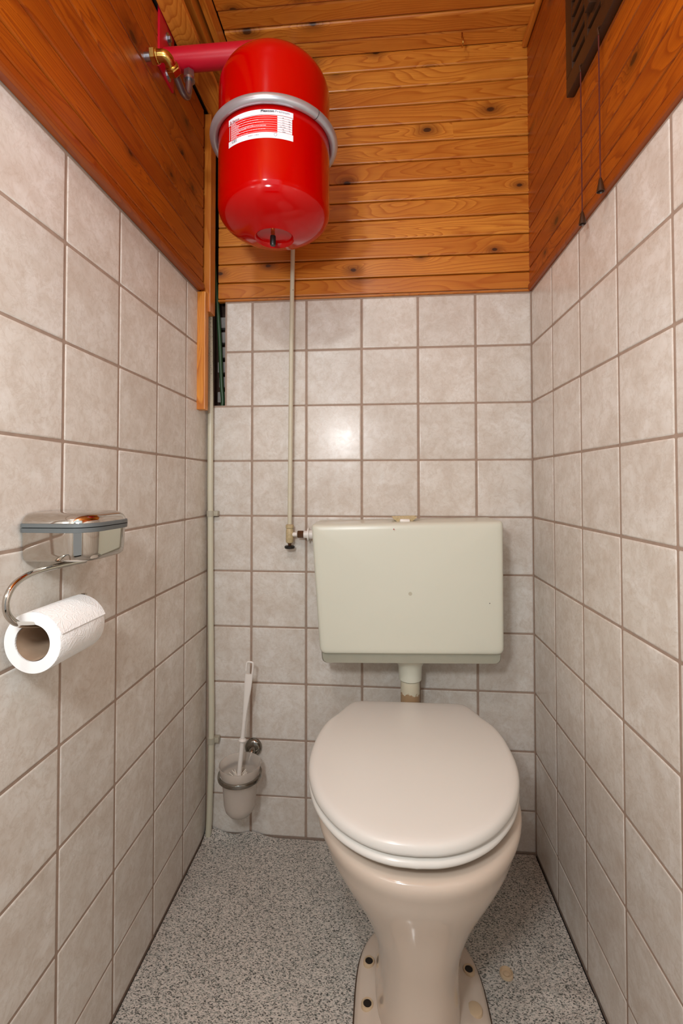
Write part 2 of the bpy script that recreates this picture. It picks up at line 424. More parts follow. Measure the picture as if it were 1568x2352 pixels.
plank(wall_right, (XR + 0.002, (0 + YF) / 2, (1.473 + 1.496) / 2), (0, 0, -PI / 2), -YF - 0.008, 0.023, T=0.010, ch=0.005, name='edge_strip', mat=WOODRED)
# ceiling
ceiling = tag(obj('ceiling', box(B(), (-0.03, YF, ZC + 0.013), (XR + 0.06, 0.05, ZC + 0.05)), VOID, None, False), 'pine plank ceiling above the toilet', 'ceiling', kind='structure')
XC0 = -0.052
y = -0.0028; k = 0
while y > YF + 0.05:
    w = 0.0525 if k else 0.0485
    plank(ceiling, ((XC0 + XR) / 2, y - w / 2, ZC + 0.012 + (0.0 if k % 2 else 0.003)), (PI / 2, 0, 0), XR - XC0 - 0.004, w, T=0.0125, ch=0.005)
    y -= w; k += 1
obj('roof_void', box(B(), (XL - 0.06, YF - 0.4, 2.28), (XR + 0.06, 0.08, 2.31)), VOID, ceiling, False)
def board(name, lo, hi, label, parent=None, axis='Y', bev=0.002):
    """solid timber, local X along its length so that the grain follows it"""
    lo = Vector(lo); hi = Vector(hi); c = (lo + hi) / 2; s = hi - lo
    if axis == 'Y': L, D, H, rot = s.y, s.x, s.z, (0, 0, PI / 2)
    elif axis == 'Z': L, D, H, rot = s.z, s.y, s.x, (0, -PI / 2, 0)
    else: L, D, H, rot = s.x, s.y, s.z, (0, 0, 0)
    bm = box(B(), (-L / 2, -D / 2, -H / 2), (L / 2, D / 2, H / 2), bev)
    me = bpy.data.meshes.new(name); bm.to_mesh(me); bm.free(); me.materials.append(WOOD)
    o = bpy.data.objects.new(name, me); link(o, parent, c); o.rotation_euler = rot
    if parent is None: tag(o, label, 'trim', kind='structure')
    return o
board('trim_1', (-0.1045, YF, 1.963), (XC0, -0.035, 1.978), 'scuffed pine beam above the left wall planks, behind the red bracket tube')
board('trim_2', (-0.095, YF, 2.075), (-0.075, -0.006, 2.250), 'brown fascia board in the gap above the left beam')
board('trim_3', (-0.068, YF, 2.100), (XC0 - 0.0005, -0.006, 2.150), 'orange pine strip edging the left side of the ceiling')
board('trim_4', (-0.124, -0.070, 1.423), (-0.096, -0.032, 1.9625), 'upright pine post in the left corner behind the red tank', axis='Z')
board('trim_5', (-0.127, -0.087, 1.158), (-0.103, -0.062, 1.472), 'short upright pine strip on the left tiles below the planks', axis='Z')
board('trim_6', (XR - 0.020, YF, ZC - 0.018), (XR - 0.006, -0.006, ZC - 0.001), 'pine cover strip between ceiling and right wall', bev=0.005)
obj('void_shade_sheet', box(B(), (XL - 0.0005, YF, 1.985), (XL + 0.008, 0.04, 2.28)), VOID, wall_left, False)  # added sheet, its near-black colour stands in for shade in the gap
# front of the room, behind the photographer: an open doorway
wf = B()
box(wf, (XL - 0.06, YF - 0.06, -0.02), (-0.06, YF, 2.3)); box(wf, (0.70, YF - 0.06, -0.02), (XR + 0.06, YF, 2.3)); box(wf, (-0.06, YF - 0.06, 2.02), (0.70, YF, 2.3))
tag(obj('wall_front', wf, PALEWALL, None, False), 'pale painted wall around the open doorway behind the viewer', 'wall', kind='structure')

# ------------------------------------------------------------------ red expansion tank
TX, TY, TR = 0.1335, -0.315, 0.1168
tank = thing('expansion_tank', 'glossy red expansion tank with grey clamp ring hanging in the upper left corner', 'tank', (TX, TY, 1.48))
prof = [(0.0, 1.4935), (0.030, 1.4935), (0.0365, 1.4915), (0.0385, 1.484), (0.0415, 1.4822)]
for i in range(1, 13):
    t = math.asin(0.0415 / TR) + (PI / 2 - math.asin(0.0415 / TR)) * i / 12
    prof.append((TR * math.sin(t), 1.536 - 0.055 * math.cos(t)))
prof += [(TR, 1.60), (TR, 1.676)]
lower = lathe(B(), (TX, TY, 0), prof, n=72)
obj('lower_shell', lower, RED, tank, angle=50)
prof = [(TR, 1.676), (TR, 1.72), (TR, 1.781)]
for i in range(1, 15):
    t = PI / 2 * i / 14
    prof.append((TR * math.cos(t), 1.781 + 0.080 * math.sin(t)))
obj('upper_shell', lathe(B(), (TX, TY, 0), prof, n=72), RED, tank, angle=50)
ring = torus(B(), (TX, TY, 1.683), TR + 0.0085, 0.0092, 96, 16)
rg = obj('clamp_ring', ring, GALV, tank)
rg['label'] = 'grey steel clamp ring'
aa = math.radians(-38)
obj('ring_seam', torus(B(), (TX + (TR + 0.0085) * math.cos(aa), TY + (TR + 0.0085) * math.sin(aa), 1.683), 0.0091, 0.0006, 24, 6, axis=(-math.sin(aa), math.cos(aa), 0)), BLACK, rg)
vc = obj('air_valve', lathe(B(), (TX - 0.002, TY - 0.006, 1.4935), [(0.0042, 0), (0.0042, -0.010)], n=16), BRASS, tank)
obj('valve_cap', lathe(B(), (TX - 0.002, TY - 0.006, 1.4835), [(0.0058, 0.001), (0.0062, -0.003), (0.0062, -0.016), (0.005, -0.019)], n=18), BLACK, vc)
obj('top_nipple', lathe(B(), (TX - 0.018, TY, 1.855), [(0.012, 0), (0.012, 0.010)], n=20), ZINC, tank)

# label on the lower shell: flat print wrapped on the drum; s = arc metres from -Y, z
LZ0, LZ1 = 1.6135, 1.6685
S0, S1 = math.radians(-36.5) * TR, math.radians(30) * TR
def wrap(s, z, lift): 
    a = s / TR; r = TR + lift
    return Vector((TX + r * math.sin(a), TY - r * math.cos(a), z))
def patch(s0, s1, z0, z1, lift, bm=None, n=None):
    bm = bm or B(); n = n or max(2, int((s1 - s0) / 0.004)); prev = None
    for i in range(n + 1):
        s = s0 + (s1 - s0) * i / n
        cur = (bm.verts.new(wrap(s, z0, lift)), bm.verts.new(wrap(s, z1, lift)))
        if prev: bm.faces.new((prev[0], cur[0], cur[1], prev[1]))
        prev = cur
    return bm
LW = S1 - S0; LH = LZ1 - LZ0
lab = obj('label', patch(S0, S1, LZ0 + LH * 0.775, LZ1, 0.0004, patch(S0, S1, LZ0, LZ0 + LH * 0.215, 0.0004, patch(S0 + LW * 0.775, S0 + LW * 0.985, LZ0 + LH * 0.2, LZ0 + LH * 0.79, 0.00045))), LABELW, tank)
lab['label'] = 'white and red type label'
obj('label_field', patch(S0 + LW * 0.04, S0 + LW * 0.775, LZ0 + LH * 0.2, LZ0 + LH * 0.79, 0.00042), LABELR, lab)
def text(body, s, z, h, mat, bold=0.0, width=None):
    cu = bpy.data.curves.new('t', 'FONT'); cu.body = body; cu.size = h; cu.offset = bold; cu.resolution_u = 3
    t = bpy.data.objects.new('t', cu); COL.objects.link(t)
    bpy.context.view_layer.update()
    me = bpy.data.meshes.new_from_object(t.evaluated_get(bpy.context.evaluated_depsgraph_get()))
    bpy.data.objects.remove(t)
    bm = B(); bm.from_mesh(me); bpy.data.meshes.remove(me)
    xs = [v.co.x for v in bm.verts]; k = (width / (max(xs) - min(xs))) if width else 1.0
    for v in bm.verts: v.co = wrap(s + (v.co.x - min(xs)) * k, z + v.co.y, 0.0009)
    return obj('lettering', bm, mat, lab, False)
text('Flamco', S0 + LW * 0.085, LZ0 + LH * 0.815, 0.0062, INKR, 0.00006)
text('Flexcon', S0 + LW * 0.545, LZ0 + LH * 0.90, 0.0062, INK, 0.00022, LW * 0.185)
text('Premium', S0 + LW * 0.745, LZ0 + LH * 0.90, 0.0062, INKG, 0.0, LW * 0.20)
text('CE', S0 + LW * 0.075, LZ0 + LH * 0.09, 0.0072, INK)
text('UK', S0 + LW * 0.135, LZ0 + LH * 0.14, 0.0036, INK); text('CA', S0 + LW * 0.135, LZ0 + LH * 0.08, 0.0036, INK)
for i, (val, un) in enumerate((('18', 'l'), ('1,5', 'Bar'), ('3,0', 'Bar'), ('4,2', 'Bar'), ('-10 / +70', '°C'), ('70', '°C'), ('100%', ''))):
    z = LZ0 + LH * (0.715 - 0.081 * i)
    text(val, S0 + LW * (0.845 if len(val) < 6 else 0.805), z, 0.0030, INK)
    if un: text(un, S0 + LW * 0.935, z - 0.0006, 0.0030, INK)
bars = B()
for i in range(7):
    z = LZ0 + LH * (0.735 - 0.081 * i)
    patch(S0 + LW * 0.775, S0 + LW * 0.985, z - 0.0012, z - 0.0008, 0.0008, bars)
patch(S0, S1, LZ0 + LH * 0.800, LZ0 + LH * 0.812, 0.0008, bars)
obj('table_rule', bars, INKR, lab, False)
rnd = random.Random(3); lines = B()
for i in range(7):
    for sub, lim in ((0, (0.09, 0.09, 0.16, 0.12, 0.55, 0.15, 0.10)[i]), (1, (0.26, 0.42, 0.52, 0.36, 0.25, 0.56, 0.30)[i])):
        z = LZ0 + LH * (0.745 - 0.081 * i - 0.036 * sub); s = S0 + LW * 0.055
        while s < S0 + LW * (0.055 + lim):
            w = rnd.uniform(0.002, 0.006); patch(s, s + w, z, z + 0.0009, 0.0008, lines, 2); s += w + 0.0007
    z = LZ0 + LH * (0.735 - 0.081 * i) - 0.0012
    patch(S0 + LW * 0.30, S0 + LW * 0.77, z, z + 0.00035, 0.0008, lines)
patch(S0 + LW * 0.022, S0 + LW * 0.03, LZ0 + LH * 0.24, LZ0 + LH * 0.72, 0.0008, lines, 1)
o = obj('fine_print', lines, LABELW, lab, False); o['kind'] = 'stuff'
# small flame-in-drop emblem and recycling shield
em = B(); pts = []
for i in range(20):
    t = 2 * PI * i / 20; r = 0.0026 * (1 + 0.45 * max(0, math.cos(t)) ** 3)
    pts.append(em.verts.new(wrap(S0 + LW * 0.048 + 0.8 * r * math.sin(t), LZ0 + LH * 0.845 + r * math.cos(t), 0.0008)))
em.faces.new(pts); e1 = obj('emblem', em, INKR, lab, False)
em = B()
patch(S0 + LW * 0.035, S0 + LW * 0.06, LZ0 + LH * 0.838, LZ0 + LH * 0.852, 0.0012, em, 2)
obj('emblem_slot', em, LABELW, lab, False)
em = B(); a = [(-.0025, .002), (.0025, .002), (.0025, -.0005), (0, -.003), (-.0025, -.0005)]
for k in range(5):
    (x0, y0), (x1, y1) = a[k], a[(k + 1) % 5]; n = Vector((y1 - y0, x0 - x1)).normalized() * 0.0005
    f = [em.verts.new(wrap(S0 + LW * 0.75 + x, LZ0 + LH * 0.12 + y, 0.0008)) for x, y in ((x0, y0), (x1, y1), (x1 - n.x, y1 - n.y), (x0 - n.x, y0 - n.y))]
    em.faces.new(f)
obj('shield_mark', em, INKG, lab, False)
text('0034571 13:48:56', S0 + LW * 0.36, LZ0 + LH * 0.10, 0.0030, INKG)

# wall bracket with its tube
ZB = 1.8865
br = thing('tank_bracket', 'crimson steel tube bracket fixed to the left planks, carrying the red tank', 'bracket', (-0.107, TY, 1.84))
obj('tube', lathe(B(), (-0.106, TY, ZB), [(0.0232, 0), (0.0232, TX + 0.106 - 0.006), (0.018, TX + 0.106 - 0.001)], axis=(1, 0, 0), n=40), MATRED, br)
obj('wall_plate', box(B(), (-0.1105, -0.352, 1.843), (-0.1055, -0.281, 1.985), 0.001), MATRED, br)
for z in (1.938, 1.857):
    bo = obj('washer', lathe(B(), (-0.1055, -0.312, z), [(0.0115, 0), (0.0115, 0.002)], axis=(1, 0, 0), n=24), ZINC, br)
    obj('bolt_head', hexnut(B(), (-0.1035, -0.312, z), 0.0062, 0.005, (1, 0, 0)), ZINC, bo)
# connecting pipe with brass elbow
ep = thing('brass_elbow_pipe', 'brass elbow and bent steel pipe from left planks to the bracket tube', 'pipe', (-0.11, -0.404, 1.815))
obj('wall_stub', lathe(B(), (-0.1115, -0.404, 1.815), [(0.0078, 0), (0.0078, 0.02)], axis=(1, 0, 0), n=20), ZINC, ep)
obj('brass_nut', hexnut(B(), (-0.0965, -0.404, 1.815), 0.0155, 0.011, (1, 0, 0)), BRASS, ep)
E0 = Vector((-0.066, -0.404, 1.815)); ED = Vector((0.004, 0.030, -0.010)).normalized()
el = tube(B(), [(-0.087, -0.404, 1.815), (-0.078, -0.404, 1.815), (-0.0695, -0.4025, 1.8145), (-0.0655, -0.397, 1.8125), E0 + ED * 0.016, E0 + ED * 0.024], 0.0110, 18, 5)
obj('elbow', el, BRASS, ep)
bead = torus(B(), (-0.084, -0.404, 1.815), 0.0116, 0.0020, 24, 8, axis=(1, 0, 0)); torus(bead, E0 + ED * 0.019, 0.0116, 0.0020, 24, 8, axis=ED)
obj('elbow_bead', bead, BRASS, ep)
obj('brass_nut', hexnut(B(), E0 + ED * 0.022, 0.0150, 0.013, ED), BRASS, ep)
obj('bent_pipe', tube(B(), [E0 + ED * 0.030, (-0.0615, -0.366, 1.803), (-0.060, -0.338, 1.7945), (-0.058, -0.320, 1.801), (-0.0565, -0.3155, 1.822), (-0.056, -0.315, 1.848)], 0.0075, 16, 8), PIPEMET, ep)
obj('steel_nut', hexnut(B(), (-0.056, -0.315, 1.842), 0.0120, 0.018, (0, 0, 1)), PIPEMET, ep)
obj('lock_ring', lathe(B(), (-0.056, -0.315, 1.838), [(0.0122, 0), (0.0122, 0.005)], n=24), ZINC, ep)

# ------------------------------------------------------------------ pipes on the back wall
wp = thing('water_pipe', 'thin cream water pipe with stop valve, left of the cistern', 'pipe', (0.113, -0.03, 0.80))
obj('riser', tube(B(), [(0.1128, -0.03, 0.84), (0.1135, -0.03, 0.95), (0.1165, -0.03, 1.35), (0.1200, -0.028, 1.62), (0.1215, -0.028, 2.148)], 0.0060, 16), CREAM, wp)
vb = lathe(B(), (0.1128, -0.03, 0.803), [(0.008, 0), (0.0102, 0.003), (0.0102, 0.034), (0.0085, 0.038), (0.0108, 0.040), (0.0108, 0.048), (0.007, 0.050)], n=24)
obj('valve_body', vb, RUSTY, wp)
obj('side_outlet', lathe(B(), (0.120, -0.03, 0.826), [(0.006, 0), (0.006, 0.016)], axis=(1, 0, 0), n=18), WHITEPL, wp)
obj('brown_nut', hexnut(B(), (0.1345, -0.03, 0.826), 0.0105, 0.017, (1, 0, 0)), BROWNPL, wp)
fl = lathe(B(), (0.1515, -0.03, 0.826), [(0.010, 0), (0.010, 0.010), (0.018, 0.0105), (0.018, 0.0145), (0.012, 0.015), (0.012, 0.05)], axis=(1, 0, 0), n=28)
obj('inlet_flange', fl, WHITEPL, wp)
obj('valve_spindle', lathe(B(), (0.1128, -0.03, 0.794), [(0.003, 0), (0.006, 0.010)], n=14), BROWNPL, wp)
obj('valve_handle', lathe(B(), (0.1128, -0.03, 0.788), [(0.0125, 0), (0.0138, 0.002), (0.0138, 0.006), (0.011, 0.008)], n=24), BLACK, wp)

cp = thing('corner_pipe', 'cream painted pipe running up the left back corner to the floor', 'pipe', (-0.108, -0.02, 0.0))
obj('pipe', tube(B(), [(-0.1120, -0.020, 0.006), (-0.1095, -0.020, 0.05), (-0.1055, -0.020, 0.18), (-0.1045, -0.020, 0.34), (-0.1085, -0.020, 0.62), (-0.1115, -0.020, 0.95), (-0.1120, -0.020, 1.20), (-0.1155, -0.020, 1.432)], 0.0078, 16), DIRTY, cp, origin=(-0.108, -0.02, 0.72))
for z, x in ((0.880, -0.111), (0.262, -0.105)):
    cl = torus(B(), (x, -0.020, z), 0.0085, 0.0018, 24, 8)
    cl2 = B(); lathe(cl2, (x, -0.020, z - 0.008), [(0.0096, 0), (0.0096, 0.016)], n=24); box(cl2, (x, -0.019, z - 0.007), (x + 0.020, -0.001, z + 0.007), 0.002); cl.free()
    obj('pipe_clip', cl2, plain('grey_clip_plastic', srgb(176, 170, 152), 0.4), cp)
hs = tag(obj('green_sleeve', tube(B(), [(-0.1015, 0.020, 1.162), (-0.0905, 0.018, 1.192), (-0.0925, 0.013, 1.25), (-0.0965, 0.010, 1.36), (-0.1015, 0.006, 1.45), (-0.108, -0.004, 1.56), (-0.118, -0.012, 1.70), (-0.120, -0.012, 1.95)], 0.0055, 14, 6), GREEN), 'dark green pipe sleeve in the broken slot beside the corner post', 'sleeve')

# ------------------------------------------------------------------ cistern
ci = thing('cistern', 'cream plastic cistern with a tapered left side on the back wall', 'cistern', (0.415, -0.003, 0.52))
def rrect(pts, rad, n=6):
    out = []; m = len(pts)
    for i in range(m):
        p = Vector(pts[i]); a = (Vector(pts[i - 1]) - p).normalized(); b = (Vector(pts[(i + 1) % m]) - p).normalized()
        r = rad[i]
        for k in range(n + 1):
            t = k / n
            out.append(p + a * r * (1 - t) ** 2 + b * r * t ** 2)
    return out
outer = [(0.1865, 0.8625), (0.2080, 0.5470), (0.6465, 0.5575), (0.6465, 0.8735)]
cen = Vector((0.42, 0.71))
def ci_ring(y, inset, bow, pts=outer, rad=(0.010, 0.016, 0.016, 0.010)):
    r = rrect(pts, rad); o = []
    for p in r:
        d = (p - cen); q = Vector((p.x - math.copysign(inset, d.x) * min(1, abs(d.x) / 0.18), p.y - math.copysign(inset, d.y) * min(1, abs(d.y) / 0.12)))
        o.append(Vector((q.x, y - bow * (1 - ((q.x - 0.425) / 0.24) ** 2), q.y)))
    return o
cb = ringloft(B(), [ci_ring(-0.004, 0.0, 0), ci_ring(-0.128, 0.0, 0.008), ci_ring(-0.1345, 0.0012, 0.0082), ci_ring(-0.1385, 0.004, 0.0084), ci_ring(-0.1402, 0.008, 0.0086), ci_ring(-0.1408, 0.016, 0.0088)], True, False)
# close the front with an inset fan of rings so that it stays gently bowed
last = [ci_ring(-0.1408, 0.016, 0.0088)]
front = B()
rr = ci_ring(-0.1408, 0.016, 0.0088); rings = []
for f in (1.0, 0.8, 0.6, 0.4, 0.2, 0.02):
    q = []
    for p in rr:
        x = cen.x + (p.x - cen.x) * f; z = cen.y + (p.z - cen.y) * f
        q.append(Vector((x, -0.1408 - 0.0088 * (1 - ((x - 0.425) / 0.24) ** 2), z)))
    rings.append(q)
ringloft(cb, rings, False, True)
bmesh.ops.remove_doubles(cb, verts=cb.verts, dist=1e-5)
obj('cover', cb, CISTERN, ci, angle=55)
tub_pts = [(0.2075, 0.580), (0.2125, 0.5205), (0.6415, 0.5315), (0.6440, 0.59)]
tubm = ringloft(B(), [ci_ring(-0.004, 0, 0, tub_pts, (0.004, 0.014, 0.014, 0.004)), ci_ring(-0.120, 0, 0.008, tub_pts, (0.004, 0.014, 0.014, 0.004)), ci_ring(-0.130, 0.004, 0.008, tub_pts, (0.004, 0.014, 0.014, 0.004))])
ob = obj('tub', tubm, plain('shaded_tub_plastic', srgb(156, 154, 138), 0.4, var=0.05, scale=30), ci)  # darker than the cover: shade below it is put into the colour
ou = obj('outlet_boss', lathe(B(), (0.4305, -0.066, 0.465), [(0.0265, 0), (0.0285, 0.002), (0.0300, 0.036), (0.034, 0.043), (0.045, 0.062), (0.05, 0.07)], n=40), CISTERN, ci)
lv = B(); ringloft(lv, [[Vector(p) for p in ((0.385, -0.10, 0.8775), (0.448, -0.10, 0.8795), (0.448, -0.045, 0.8795), (0.385, -0.045, 0.8775))], [Vector(p) for p in ((0.399, -0.098, 0.866), (0.434, -0.098, 0.867), (0.434, -0.050, 0.867), (0.399, -0.050, 0.866))]], False, True)
obj('push_cup', lv, RUSTY, ci, False)
obj('push_button', box(B(), (0.404, -0.113, 0.866), (0.429, -0.060, 0.8745), 0.003), WHITEPL, ci)
for (x, z, r, m) in ((0.4265, 0.700, 0.0045, GASKET), (0.388, 0.853, 0.0014, INKR), (0.612, 0.680, 0.0011, INK)):
    yy = -0.1411 - 0.0088 * (1 - ((x - 0.425) / 0.24) ** 2)
    obj('surface_mark', lathe(B(), (x, yy, z), [(r, 0), (r, 0.001)], axis=(0, 1, 0), n=14), m if r < 0.004 else plain('faint_grey_mark', srgb(188, 184, 164), 0.4), ci)
fp = tag(obj('flush_pipe', tube(B(), [(0.4305, -0.066, 0.468), (0.4305, -0.066, 0.40), (0.429, -0.069, 0.36), (0.427, -0.085, 0.325), (0.425, -0.13, 0.312)], 0.0242, 28, 5), PEEL, origin=(0.4305, -0.066, 0.425)), 'short flush pipe with flaking cream paint below the cistern', 'pipe')
obj('pipe_seal', torus(B(), (0.4305, -0.066, 0.4655), 0.0245, 0.0016, 36, 8), BLACK, fp)

# ------------------------------------------------------------------ toilet
CX = 0.4150
to = thing('toilet', 'beige ceramic toilet with closed white lid on the speckled floor', 'toilet', (CX, -0.42, 0.0))
half = [(-0.118, 0.0), (-0.1185, 0.060), (-0.120, 0.118), (-0.126, 0.1345), (-0.150, 0.1495), (-0.185, 0.1645), (-0.220, 0.1825), (-0.265, 0.1935), (-0.310, 0.1980), (-0.360, 0.1980), (-0.410, 0.1905), (-0.460, 0.1735), (-0.500, 0.1510), (-0.538, 0.1190), (-0.566, 0.0800), (-0.581, 0.0400), (-0.585, 0.0)]
right = smooth_path([(h, y, 0) for y, h in half[2:]], 5); right = [Vector((p.x, p.y)) for p in right]
right = [Vector((0.0, -0.118)), Vector((0.05, -0.1182)), Vector((0.09, -0.1188))] + right
outl = right[:-1] + [Vector((-p.x, p.y)) for p in right[::-1]][:-1]
LC = Vector((0.0, -0.35))
SK = math.radians(1.2)
def lring(z, off, yscale=1.0, skew=True, crown=0.0):
    o = []
    for p in outl:
        d = p - LC; L = d.length; q = LC + d * ((L + off) / L)
        o.append(Vector((CX + q.x + (q.y + 0.36) * 0.035, q.y + q.x * 0.02, z)))
    return o
def domed(bm, zs, cap_top=True):
    return ringloft(bm, [lring(z, o) for z, o in zs], True, cap_top)
lid = domed(B(), [(0.4135, -0.012), (0.4140, -0.004), (0.4165, -0.0006), (0.4205, 0.0), (0.4265, -0.0004), (0.4310, -0.0030), (0.4338, -0.0075), (0.4352, -0.0140), (0.4360, -0.030), (0.4372, -0.08), (0.4378, -0.12)])
obj('lid', lid, SEAT, to, angle=60)
seat = domed(B(), [(0.3945, -0.019), (0.3950, -0.009), (0.3970, -0.0030), (0.4010, -0.0005), (0.4055, -0.0015), (0.4085, -0.0060), (0.4130, -0.018)])
obj('seat', seat, SEAT, to, angle=60)
NB = 72
def lid_r(t):
    """half-outline radius of the rim at polar angle t around LC (0 = +x, -90deg = front)"""
    d = Vector((math.cos(t), math.sin(t))); best = None
    for a, b in zip(outl, outl[1:] + outl[:1]):
        e = b - a; den = d.x * e.y - d.y * e.x
        if abs(den) < 1e-9: continue
        w = a - LC; s = (w.x * e.y - w.y * e.x) / den; u = (w.x * d.y - w.y * d.x) / den
        if s > 0 and -1e-6 <= u <= 1 + 1e-6: best = s if best is None else max(best, s)
    return best
RIM = [lid_r(2 * PI * i / NB) for i in range(NB)]
def bowl_ring(z, k, off, cy, hx, hyf, hyb, ex):
    """k blends rim outline (1) with a superellipse (0)"""
    o = []
    for i in range(NB):
        t = 2 * PI * i / NB; c, s = math.cos(t), math.sin(t)
        a = LC + Vector((c, s)) * (RIM[i] + off)
        hy = hyb if s > 0 else hyf
        b = Vector((math.copysign(abs(c) ** (2 / ex), c) * hx, cy + math.copysign(abs(s) ** (2 / ex), s) * hy))
        q = a * k + b * (1 - k)
        o.append(Vector((CX + 0.009 * k + q.x + (q.y + 0.36) * 0.035 * k + 0.006 * (1 - k), q.y - 0.008 * k + q.x * 0.02 * k, z)))
    return o
secs = [  # z, k, off, cy, hx, hyf, hyb, ex
    (0.371, 1, -0.055, 0, 0, 0, 0, 2), (0.375, 1, -0.045, 0, 0, 0, 0, 2), (0.3775, 1, -0.032, 0, 0, 0, 0, 2), (0.3775, 1, -0.019, 0, 0, 0, 0, 2), (0.374, 1, -0.0105, 0, 0, 0, 0, 2), (0.367, 1, -0.0070, 0, 0, 0, 0, 2),
    (0.355, 1, -0.0080, 0, 0, 0, 0, 2), (0.340, 0.97, -0.015, -0.37, 0.165, 0.215, 0.21, 2.2), (0.318, 0.85, -0.020, -0.37, 0.155, 0.205, 0.21, 2.2), (0.290, 0.66, -0.032, -0.37, 0.139, 0.192, 0.21, 2.2),
    (0.262, 0.45, -0.046, -0.37, 0.120, 0.180, 0.21, 2.2), (0.235, 0.26, -0.06, -0.37, 0.104, 0.172, 0.20, 2.2), (0.208, 0.12, -0.07, -0.37, 0.0915, 0.163, 0.195, 2.3), (0.182, 0.04, -0.07, -0.37, 0.0830, 0.155, 0.19, 2.35),
    (0.155, 0, 0, -0.37, 0.0790, 0.147, 0.185, 2.4), (0.125, 0, 0, -0.37, 0.0755, 0.142, 0.18, 2.4), (0.09, 0, 0, -0.37, 0.0745, 0.140, 0.18, 2.4), (0.055, 0, 0, -0.37, 0.0750, 0.141, 0.18, 2.4), (0.03, 0, 0, -0.37, 0.0765, 0.144, 0.18, 2.4), (0.012, 0, 0, -0.37, 0.080, 0.146, 0.18, 2.4)]
bw = ringloft(B(), [bowl_ring(*s) for s in secs])
bowl = obj('bowl', bw, CERAMIC, to, angle=70)
sub = bowl.modifiers.new('s', 'SUBSURF'); sub.levels = 1; sub.render_levels = 1
def foot(z, off):
    o = []
    for i in range(64):
        t = 2 * PI * i / 64; c, s = math.cos(t), math.sin(t); ex = 3.3
        o.append(Vector((0.4280 + math.copysign(abs(c) ** (2 / ex), c) * (0.1205 + off), -0.43 + math.copysign(abs(s) ** (2 / ex), s) * (0.185 + off), z)))
    return o
ft = ringloft(B(), [foot(0.001, 0.001), foot(0.010, 0.0), foot(0.016, -0.003), foot(0.0195, -0.008), foot(0.0215, -0.020), foot(0.026, -0.036), foot(0.034, -0.046)])
obj('foot_flange', ft, CERAMIC, to, angle=70)
obj('foot_seam', ringloft(B(), [foot(-0.002, 0.0035), foot(0.0042, 0.003)]), plain('dark_brown_seam', srgb(72, 50, 34), 0.8), to)  # dark brown ring around the foot at floor level
for x, yv in ((0.3318, -0.342), (0.3305, -0.419), (0.5235, -0.341)):
    sl = obj('bolt_sleeve', lathe(B(), (x, yv, 0.017), [(0.0115, 0), (0.0112, 0.008), (0.0100, 0.0098), (0.0078, 0.0098), (0.0070, 0.007)], n=24), STAIN, to)
    obj('bolt_hole', lathe(B(), (x, yv, 0.022), [(0.0072, 0), (0.0072, 0.0036)], n=20), HOLE, sl)
bc = obj('bolt_cap', lathe(B(), (0.5215, -0.411, 0.017), [(0.0135, 0), (0.0135, 0.007), (0.0125, 0.0095), (0.010, 0.0105)], n=28), STAIN, to)
cap = thing('loose_bolt_cap', 'loose beige bolt cap lying on the speckled floor right of the toilet', 'cap', (0.599, -0.321, 0.0))
obj('cap_shell', lathe(B(), (0.599, -0.321, 0.0006), [(0.0115, 0), (0.0130, 0.001), (0.0125, 0.0065), (0.0112, 0.0068), (0.0105, 0.002), (0.0, 0.002)], n=28), STAIN, cap)
obj('cap_centre', lathe(B(), (0.599, -0.321, 0.002), [(0.0055, 0), (0.0055, 0.0022), (0.004, 0.003)], n=20), STAIN, cap)

# ------------------------------------------------------------------ toilet brush and holder
HX, HY, HZ = -0.0050, -0.085, 0.2150
bh = thing('toilet_brush_holder', 'frosted glass brush holder in a chrome ring on the back wall', 'holder', (HX, -0.0, 0.10))
cup = lathe(B(), (HX, HY, 0), [(0.002, 0.112), (0.016, 0.1135), (0.028, 0.119), (0.036, 0.129), (0.0400, 0.143), (0.0425, 0.175), (0.0455, 0.2095), (0.0495, 0.222), (0.0530, 0.2400), (0.0536, 0.2425), (0.0520, 0.2425), (0.0475, 0.222), (0.0430, 0.2095), (0.0395, 0.175), (0.0370, 0.143), (0.033, 0.131), (0.022, 0.121), (0.002, 0.118)], n=56)
obj('glass_cup', cup, GLASS, bh, angle=60)
rgm = lathe(B(), (HX, HY, 0), [(0.0505, 0.2095), (0.0555, 0.2095), (0.0562, 0.2105), (0.0562, 0.2185), (0.0555, 0.2195), (0.0505, 0.2195)], n=56, cap=False)
rgm.verts.ensure_lookup_table(); n = 56
for i in range(n):
    j = (i + 1) % n; rgm.faces.new((rgm.verts[5 * n + i], rgm.verts[5 * n + j], rgm.verts[j], rgm.verts[i]))
obj('ring', rgm, CHROME2, bh)
WMX, WMZ = 0.0085, 0.2405
obj('wall_rosette', lathe(B(), (WMX, -0.0004, WMZ), [(0.0232, 0), (0.0232, 0.006), (0.021, 0.010), (0.016, 0.0125), (0.008, 0.0135)], axis=(0, -1, 0), n=36), CHROME2, bh)
obj('arm', tube(B(), [(WMX, -0.010, WMZ - 0.002), (WMX - 0.001, -0.020, WMZ - 0.006), (WMX - 0.003, -0.028, WMZ - 0.016), (WMX - 0.005, -0.034, 0.2155)], lambda t: 0.010 - 0.004 * t, 14, 5), CHROME2, bh)
tb = thing('toilet_brush', 'white plastic toilet brush with hooked handle standing in the frosted holder', 'brush', (-0.009, HY, 0.17))
P0 = Vector((-0.0085, -0.086, 0.200)); P1 = Vector((0.0165, -0.072, 0.4985)); AX = (P1 - P0).normalized()
st = tube(B(), [P0 - AX * 0.03, P0, P0 + AX * 0.10, P0 + AX * 0.165], lambda t: 0.0058 if t < 0.8 else 0.0050, 16)
obj('stem', st, WHITEPL, tb)
